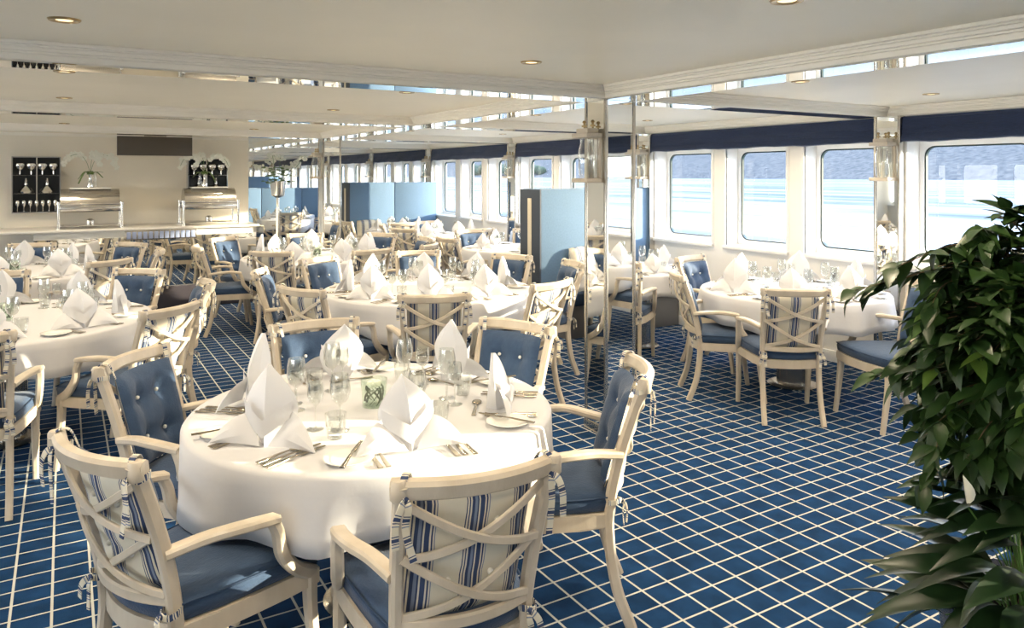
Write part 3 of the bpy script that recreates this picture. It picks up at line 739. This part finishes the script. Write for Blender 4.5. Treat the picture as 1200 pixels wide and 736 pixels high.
# ------------------------------------------------------------------ booths
def booth(y, x0, x1, h, label, faces, seatside=(-1, 1), z0=0):
    b = thing('high_back_booth', label, 'booth', (x0, y, 0)); L = x1-x0; th = .40
    obj('core', box(B(), .012, L, .06, th-.06, .0, h-.02, .01), 'booth_side', b)
    n = faces
    for s_, ya, yb in ((-1, 0, .058), (1, th-.058, th)):
        for k in range(n):
            a = .0+L*k/n; c = L*(k+1)/n
            obj('upholstered_panel', box(B(), a+.003, c-.003, ya, yb, .38, h, .014), 'booth_fabric', b)
    obj('end_panel', box(B(), -.014, .011, 0.004, th-.004, .0, h-.004, .006), 'booth_side', b)
    obj('end_strip', box(B(), -.020, -.0141, .16, .235, .0, h-.10, .002), 'booth_strip', b)
    for s_ in seatside:
        ya, yb = (-.50, -.0) if s_ < 0 else (th, th+.50)
        obj('bench_base', box(B(), .02, L, ya+.05, yb, 0, .33, .005), 'booth_base', b)
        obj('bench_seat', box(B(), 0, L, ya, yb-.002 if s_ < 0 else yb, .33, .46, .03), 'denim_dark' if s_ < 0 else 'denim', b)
    return b
booth(6.62, 4.30, XW-.02, 1.50, 'near high-backed light blue upholstered booth with dark end, against the windows', 1)
booth(12.42, 4.18, XW-.02, 1.52, 'far high-backed blue booth with two upholstered panels', 2)
booth(18.0, 3.0, XW-.02, 1.34, 'farthest low blue booth with bench, seen left of the far mirrored column', 3)
booth(24.0, 2.8, XW-.02, 1.60, 'dark blue booth at the very end behind the farthest one', 2)
def make_pillow():
    bm = B(); fn = lambda s_, t2: Vector((s_*.22*(1-.06*abs(2*t2-1)**2), 0, .22+(t2-.5)*.42*(1-.06*s_*s_)))
    pillow(bm, fn, .07, 14, (), 1, .5); pillow(bm, fn, .07, 14, (), -1, .5); bmesh.ops.remove_doubles(bm, verts=bm.verts, dist=.0005)
    return tag(obj('scatter_cushion', bm, 'stripe_pillow', None, 180), 'x', 'cushion')
pw = make_pillow()
inst(pw, USED, 'striped scatter cushion on the near booth bench', None, (4.84, 6.49, .46), R(4), rx=R(-14))
inst(pw, USED, 'striped scatter cushion on the far booth bench', None, (4.50, 12.29, .46), R(-6), rx=R(-14))

# ------------------------------------------------------------------ buffet
bf = thing('buffet_counter', 'long cream-topped buffet counter with mirrored front along the back wall', 'counter', (0, 10.1, 0))
obj('worktop', box(B(), -.65, 2.18, -.03, .79, .985, 1.01, .004), 'counter', bf)
obj('body', box(B(), -.30, 2.15, .03, .78, .28, .985), 'booth_base', bf, smooth=False)
obj('mirror_front', box(B(), -.29, 2.15, .02, .029, .29, .90), 'mirror', bf, smooth=False)
obj('plinth', box(B(), -.30, 2.15, .0, .78, 0, .28, .01), 'plinth', bf)
obj('apron', box(B(), -.30, 2.15, .015, .029, .90, .984), 'counter', bf, smooth=False)
g = thing('vent_grille', 'slim blue-grey slatted grille under the buffet worktop', 'grille', (.62, 10.06, .865))
obj('frame', box(B(), 0, .80, .0, .035, 0, .115, .004), 'steel', g)
for k in range(13): obj('slat', box(B(), .02+k*.0595, .02+k*.0595+.045, -.006, .0, .015, .10, .001), 'grille_blue', g)
def make_chafer():
    c = thing('chafing_dish', '', 'chafing dish')
    for sx in (-1, 1):
        for sy in (-1, 1): obj('leg', lathe(B(), [(.022, 0), (.022, .01), (.014, .014), (.014, .29), (.02, .295), (.02, .31), (0, .315)], 14, (sx*.33, sy*.20, 0)), 'chrome', c)
    obj('water_pan', box(B(), -.32, .32, -.19, .19, .20, .285, .012), 'chrome', c)
    obj('lower_shelf', box(B(), -.32, .32, -.19, .19, .03, .04, .003), 'chrome', c)
    bm = B(); n = 14; prv = None
    for k in range(n+1):
        a = PI*k/n; y, z = -.185*math.cos(a), .30+.17*math.sin(a)
        cur = [bm.verts.new((x, y, z)) for x in (-.31, .31)]
        if prv: bm.faces.new((prv[0], prv[1], cur[1], cur[0]))
        prv = cur
    for i, x in enumerate((-.31, .31)): bm.faces.new([bm.verts.new((x, -.185*math.cos(PI*k/n), .30+.17*math.sin(PI*k/n))) for k in range(n+1)])
    bmesh.ops.remove_doubles(bm, verts=bm.verts, dist=1e-4); obj('roll_top_lid', bm, 'steel', c, 50)
    obj('rim', box(B(), -.325, .325, -.195, .195, .283, .302, .004), 'chrome', c)
    obj('handle', sweep(B(), [(-.12, -.15, .40), (-.12, -.20, .40), (.12, -.20, .40), (.12, -.15, .40)], .012, .012, n=1, rnd=True, smooth=False), 'chrome', c)
    obj('burner', lathe(B(), [(0, .04), (.04, .04), (.045, .09), (.02, .11), (0, .11)], 16), 'steel', c)
    obj('top_tray', box(B(), -.22, .22, -.12, .12, .470, .486, .005), 'porcelain', c)
    return c
cf = make_chafer()
CH = [(.27, 10.45), (1.62, 10.45)]
inst(cf, USED, 'polished roll-top chafing dish at the left end of the buffet', None, (CH[0][0], CH[0][1], 1.01), 0)
inst(cf, USED, 'polished roll-top chafing dish at the right end of the buffet', None, (CH[1][0], CH[1][1], 1.01), 0)
def make_orchid(seed):
    rn = random.Random(seed); o = thing('orchid_arrangement', '', 'flowers')
    obj('vase', lathe(B(), [(.035, 0), (.038, .01), (.018, .08), (.016, .12), (.034, .2), (.030, .2), (.012, .12), (0, .02)], 16), 'chrome', o)
    lathe.open = True
    obj('side_vase', lathe(B(), [(.022, 0), (.026, .01), (.013, .12), (.022, .19)], 14, (.055, .02, 0)), 'glass', o)
    lathe.open = False
    for k in range(6):
        a = k*1.1+.3; bm = B(); sweep(bm, [(0, 0, .16), (.07*math.cos(a), .05*math.sin(a), .19), (.15*math.cos(a), .09*math.sin(a), .12+.08*math.sin(k*1.7))], (.075, .03), .004, n=4); obj('leaf', bm, 'leaf_light', o)
    for sg in (-1, 1, .3):
        pts = [Vector((0, 0, .18)), Vector((sg*.05, 0, .33)), Vector((sg*.13, 0, .40)), Vector((sg*.24, 0, .36)), Vector((sg*.29, 0, .27))]
        st = obj('stem', sweep(B(), pts, .004, .004, n=4, rnd=True), 'green_stem', o); sp_ = smooth_path(pts, 4)
        bm = B()
        for q in sp_[6:]:
            c = q+Vector((rn.uniform(-.02, .02), rn.uniform(-.02, .02), rn.uniform(-.02, .02)))
            for j in range(5):
                a = j*2*PI/5+rn.random(); sphere(bm, c+Vector((.02*math.cos(a), -.006, .02*math.sin(a))), .019, 6, (1, .35, 1))
        obj('blossom', bm, 'petal', st)
    return o
oc = make_orchid(2)
inst(oc, USED, 'white orchids in a silver vase on the left chafing dish', None, (CH[0][0], CH[0][1], 1.497), R(10))
inst(oc, USED, 'white orchids in a silver vase on the right chafing dish', None, (CH[1][0]-.05, CH[1][1], 1.497), R(170))
# glass display niches
def niche(x0, x1, z0, z1, label):
    n_ = thing('display_niche', label, 'display cabinet', (x0, 10.9, z0)); w_, h_ = x1-x0, z1-z0
    obj('back_panel', box(B(), 0, w_, -.006, 0, 0, h_), 'niche_back', n_, smooth=False)
    bm = B(); box(bm, -.012, 0, -.13, 0, -.012, h_+.012); box(bm, w_, w_+.012, -.13, 0, -.012, h_+.012); box(bm, 0, w_, -.13, 0, -.012, 0); box(bm, 0, w_, -.13, 0, h_, h_+.012)
    obj('frame', bm, 'mirror_smoky', n_, smooth=False)
    for k in (1, 2): obj('shelf', box(B(), 0, w_, -.125, -.007, h_*k/3, h_*k/3+.008), 'glass', n_, smooth=False)
    obj('divider', box(B(), w_/2-.006, w_/2+.006, -.03, -.006, 0, h_), 'chrome', n_, smooth=False)
niche(-.53, -.05, 1.20, 1.86, 'wall display of glassware on dark shelves at the far left')
niche(1.42, 1.90, 1.20, 1.86, 'wall display of glassware behind the right chafing dish')
dec = tag(obj('decanter', lathe(B(), [(.07, 0), (.082, .02), (.06, .06), (.018, .10), (.016, .14), (.022, .155), (.010, .16), (.014, .18), (0, .19)], 16), 'chrome'), 'x', 'decanter')
bowl = tag(obj('glass_bowl', lathe(B(), [(.025, 0), (.008, .01), (.008, .05), (.045, .08), (.055, .12), (.05, .14)], 14), 'chrome'), 'x', 'bowl')
gob = tag(obj('goblet', lathe(B(), [(.020, 0), (.004, .01), (.004, .06), (.022, .09), (.022, .13), (.018, .14)], 12), 'chrome'), 'x', 'glass')
for x0, nm in ((-.53, 'far left wall display'), (1.42, 'wall display behind the right chafing dish')):
    for k in range(2): inst(dec, USED, '%s silvery decanter on the middle shelf of the %s' % (['left', 'right'][k], nm), None, (x0+.13+.22*k, 10.82, 1.42+.009), 0)
    for k in range(4): inst(bowl, USED, '%s bowl from left, top shelf of %s' % (ORD[k], nm), 'bowls in the '+nm, (x0+.07+.115*k, 10.82, 1.64+.009), 0)
    for k in range(7):
        for j in range(2): inst(gob, USED, '%s goblet from left, %s row, bottom of %s' % (ORD[k], ['front', 'back'][j], nm), 'goblets in the '+nm, (x0+.045+.065*k, 10.80+.055*j, 1.2), 0)
tv = thing('display_screen', 'dark grey-brown flat panel hanging under the ceiling before the buffet', 'screen', (.55, 10.30, 1.89))
obj('panel', box(B(), 0, .85, 0, .05, 0, .235, .004), 'screen', tv); obj('bracket', box(B(), .3, .55, .015, .035, .235, .36), 'steel', tv)

# tall white flower arrangement beyond the buffet wall
fa = thing('flower_arrangement', 'big white flower arrangement on a tall stand beyond the buffet wall', 'flowers', (2.95, 12.3, 0))
obj('stand', lathe(B(), [(.16, 0), (.16, .02), (.03, .04), (.025, 1.28), (.10, 1.32), (.13, 1.55), (.12, 1.55), (0, 1.33)], 20), 'chrome', fa)
rn = random.Random(9)
for k in range(9):
    a = k*2.4; rr = .10+.26*rn.random(); z = 1.72+.26*rn.random(); c = Vector((rr*1.2*math.cos(a), rr*math.sin(a), z))
    st = obj('stem', sweep(B(), [(0, 0, 1.38), (c.x*.3, c.y*.3, 1.55), c], .006, .006, n=3, rnd=True), 'green_stem', fa)
    bm = B()
    for j in range(16): sphere(bm, c+Vector((rn.uniform(-.07, .07), rn.uniform(-.07, .07), rn.uniform(-.035, .035))), .022, 6)
    obj('blossom', bm, 'petal', st)
bm = B()
for k in range(70):
    a = rn.uniform(0, 6.28); rr = rn.uniform(.03, .25); q = Vector((rr*math.cos(a), rr*math.sin(a), 1.62+rn.uniform(-.12, .16))); sphere(bm, q, .035, 6, (1, 1, .25))
obj('foliage', bm, 'leaf_light', fa)['kind'] = 'stuff'

# ------------------------------------------------------------------ foreground plants
def leaf_mesh(L, Wd, fold=.25, droop=.3, n=5):
    vs, fs = [], []
    for i in range(n+1):
        f = i/n; w_ = Wd*math.sin(PI*min(f**.8, 1))*(1-.25*f)+(.0006); y = L*f; z = -droop*L*f*f
        vs += [(-w_, y, z+fold*w_), (0, y, z), (w_, y, z+fold*w_)]
        if i:
            a = (i-1)*3; b = i*3; fs += [(a, a+1, b+1, b), (a+1, a+2, b+2, b+1)]
    return vs, fs
def leaf_obj_mesh(name, L, Wd, mm, **k):
    vs, fs = leaf_mesh(L, Wd, **k); me = bpy.data.meshes.new(name); me.from_pydata(vs, [], fs); me.materials.append(MATS[mm]); me.shade_smooth(); return me
px, py = uw(1.47, 2.12)
fc = thing('potted_ficus', 'dense dark green potted ficus tree at the right edge in the foreground', 'plant', (px, py, 0))
obj('pot', lathe(B(), [(.17, 0), (.20, .03), (.235, .40), (.245, .44), (.23, .45), (.21, .44), (.20, .36), (0, .36)], 36), 'pot', fc)
obj('soil', lathe(B(), [(0, .40), (.205, .40)], 24), 'soil', fc)
rn = random.Random(12)
for k in range(3):
    a0 = k*2.1; pts = [(.035*math.cos(a0+q*1.1), .035*math.sin(a0+q*1.1), .38+.085*q) for q in range(10)]
    obj('trunk', sweep(B(), pts, (.034, .02), (.034, .02), n=4, rnd=True), 'bark', fc)
CC = Vector((0, 0, 1.12))
lm = [leaf_obj_mesh('leaf', .088, .023, 'leaf', droop=.35), leaf_obj_mesh('leaf', .072, .020, 'leaf', droop=.2), leaf_obj_mesh('leaf', .078, .021, 'leaf_light', droop=.35)]
def leaf_matrix(loc, out, rn):
    """leaf grows along 'out', tilting down"""
    d = Vector((out.x, out.y, out.z-.35+rn.uniform(-.4, .3))); d = (d+Vector((rn.uniform(-.6, .6), rn.uniform(-.6, .6), 0))).normalized()
    s_ = d.cross(Vector((0, 0, 1))).normalized(); u_ = s_.cross(d)
    m_ = Matrix((s_, d, u_)).transposed().to_4x4(); m_.translation = loc; return m_ @ Matrix.Rotation(rn.uniform(-.5, .5), 4, 'Y')
locs = []
twigs = B()
for k in range(250):
    a = rn.uniform(0, 2*PI); ze = rn.uniform(-.95, 1); rr = math.sqrt(max(0, 1-ze*ze)); out = Vector((rr*math.cos(a), rr*math.sin(a), ze))
    hz = .36 if ze > 0 else .34; R_ = rn.uniform(.78, 1.08)
    end = CC+Vector((out.x*.33*R_, out.y*.33*R_, out.z*hz*R_)); start = CC+Vector((out.x*.05, out.y*.05, out.z*.2-.05)); mid = start.lerp(end, .5)+Vector((0, 0, .05))
    end.z -= .02; path = smooth_path([start, mid, end], 5); sweep(twigs, path, (.006, .002), (.006, .002), n=1, rnd=True, smooth=False)
    for i, q in enumerate(path[3:]):
        for j in range(2): locs.append((q+Vector((rn.uniform(-.015, .015),)*1+(rn.uniform(-.015, .015), rn.uniform(-.015, .015))), (out*.6+Vector((rn.uniform(-.8, .8), rn.uniform(-.8, .8), .1)))))
# long shoots reaching left and up (towards the windows)
uL = Vector((-math.cos(TH), math.sin(TH), 0))
for q0, q1, q2 in ((.22, .36, .20), (.28, .33, .27), (.05, .35, -.0), (.30, .22, .34), (.1, .28, .10), (.15, .36, .05), (.25, .33, .20), (.33, .12, .40), (.30, -.05, .43), (.0, .36, -.05), (.28, .02, .36), (.2, .38, .14), (-.1, .34, -.2), (-.25, .36, -.32), (-.3, .28, -.4)):
    path = smooth_path([CC+Vector((0, 0, q0)), CC+uL*q1*.6+Vector((0, 0, (q0+q2)/2+.06)), CC+uL*q1+Vector((rn.uniform(-.1, .1), rn.uniform(-.1, .1), q2))], 8)
    sweep(twigs, path, (.006, .002), (.006, .002), n=1, rnd=True, smooth=False)
    for i, q in enumerate(path[5:]):
        for j in range(2): locs.append((q, (path[-1]-path[0]).normalized()*.8+Vector((rn.uniform(-.8, .8), rn.uniform(-.8, .8), rn.uniform(-.3, .3)))))
obj('twig', twigs, 'bark', fc)
camd = Vector((-px, -py, .5)).normalized()
locs.sort(key=lambda q: -(q[0]-CC).dot(camd))
sb_v, sb_f, sb_m = [], [], []
for i, (q, out) in enumerate(locs):
    M_ = leaf_matrix(q, out, rn); k = 2 if rn.random() < .05 else rn.randrange(2)  # a few leaves get the paler green, a lit look put into colour
    if i < 300:
        o = bpy.data.objects.new('leaf', lm[k]); COL.objects.link(o); o.parent = fc; o.matrix_local = M_
    else:
        me = lm[k]; b0 = len(sb_v)
        for v in me.vertices: sb_v.append(M_ @ v.co)
        for f in me.polygons: sb_f.append([b0+x for x in f.vertices])
me = bpy.data.meshes.new('leaves'); me.from_pydata(sb_v, [], sb_f); me.materials.append(MATS['leaf']); me.shade_smooth()
o = bpy.data.objects.new('leaves', me); COL.objects.link(o); o.parent = fc; o['kind'] = 'stuff'

pl_ = thing('peace_lily', 'broad-leaved peace lily with white blooms in front of the ficus pot', 'plant', (*uw(1.40, 1.98), 0))
obj('pot', lathe(B(), [(.10, 0), (.12, .02), (.15, .34), (.155, .37), (.145, .375), (.13, .32), (0, .32)], 32), 'pot', pl_)
llm = [leaf_obj_mesh('leaf', .25, .040, 'lily_leaf', droop=.55, n=8, fold=.3), leaf_obj_mesh('leaf', .21, .036, 'lily_leaf', droop=.8, n=8, fold=.3), leaf_obj_mesh('leaf', .28, .042, 'lily_leaf', droop=.35, n=8, fold=.3)]
stems = B()
for k in range(120):
    a = k*2.39996; f = k/119; hz = .36+.42*(1-f)+rn.uniform(-.03, .04); rad = .03+.20*f
    q0 = Vector((.05*math.cos(a), .05*math.sin(a), .34)); q1 = Vector((rad*math.cos(a), rad*math.sin(a), hz))
    sweep(stems, [q0, q0.lerp(q1, .5)+Vector((0, 0, .06)), q1], .004, .004, n=3, rnd=True)
    d = Vector((math.cos(a), math.sin(a), .55-.5*f+rn.uniform(-.15, .2))).normalized(); s_ = d.cross(Vector((0, 0, 1))).normalized(); u_ = s_.cross(d)
    M_ = Matrix((s_, d, u_)).transposed().to_4x4(); M_.translation = q1
    o = bpy.data.objects.new('leaf', llm[k % 3]); COL.objects.link(o); o.parent = pl_; o.matrix_local = M_ @ Matrix.Rotation(rn.uniform(-.5, .5), 4, 'Y')
obj('stems', stems, 'green_stem', pl_)['kind'] = 'stuff'
for (u_, w_, z) in ((-.23, -.05, .80), (-.02, -.1, .93), (.12, -.12, .86), (-.1, .1, .98)):
    X_, Y_ = uw(u_, w_)
    fl = obj('bloom_stem', sweep(B(), [(0, 0, .34), (X_*.4, Y_*.4, .6), (X_, Y_, z)], .005, .005, n=4, rnd=True), 'green_stem', pl_)
    vs, fs = leaf_mesh(.075, .020, fold=.9, droop=-.1, n=6); me = bpy.data.meshes.new('spathe'); me.from_pydata(vs, [], fs); me.materials.append(MATS['petal']); me.shade_smooth()
    o = bpy.data.objects.new('spathe', me); COL.objects.link(o); o.parent = fl; o.location = (X_, Y_, z); o.rotation_euler = (R(75), 0, R(40+u_*200))
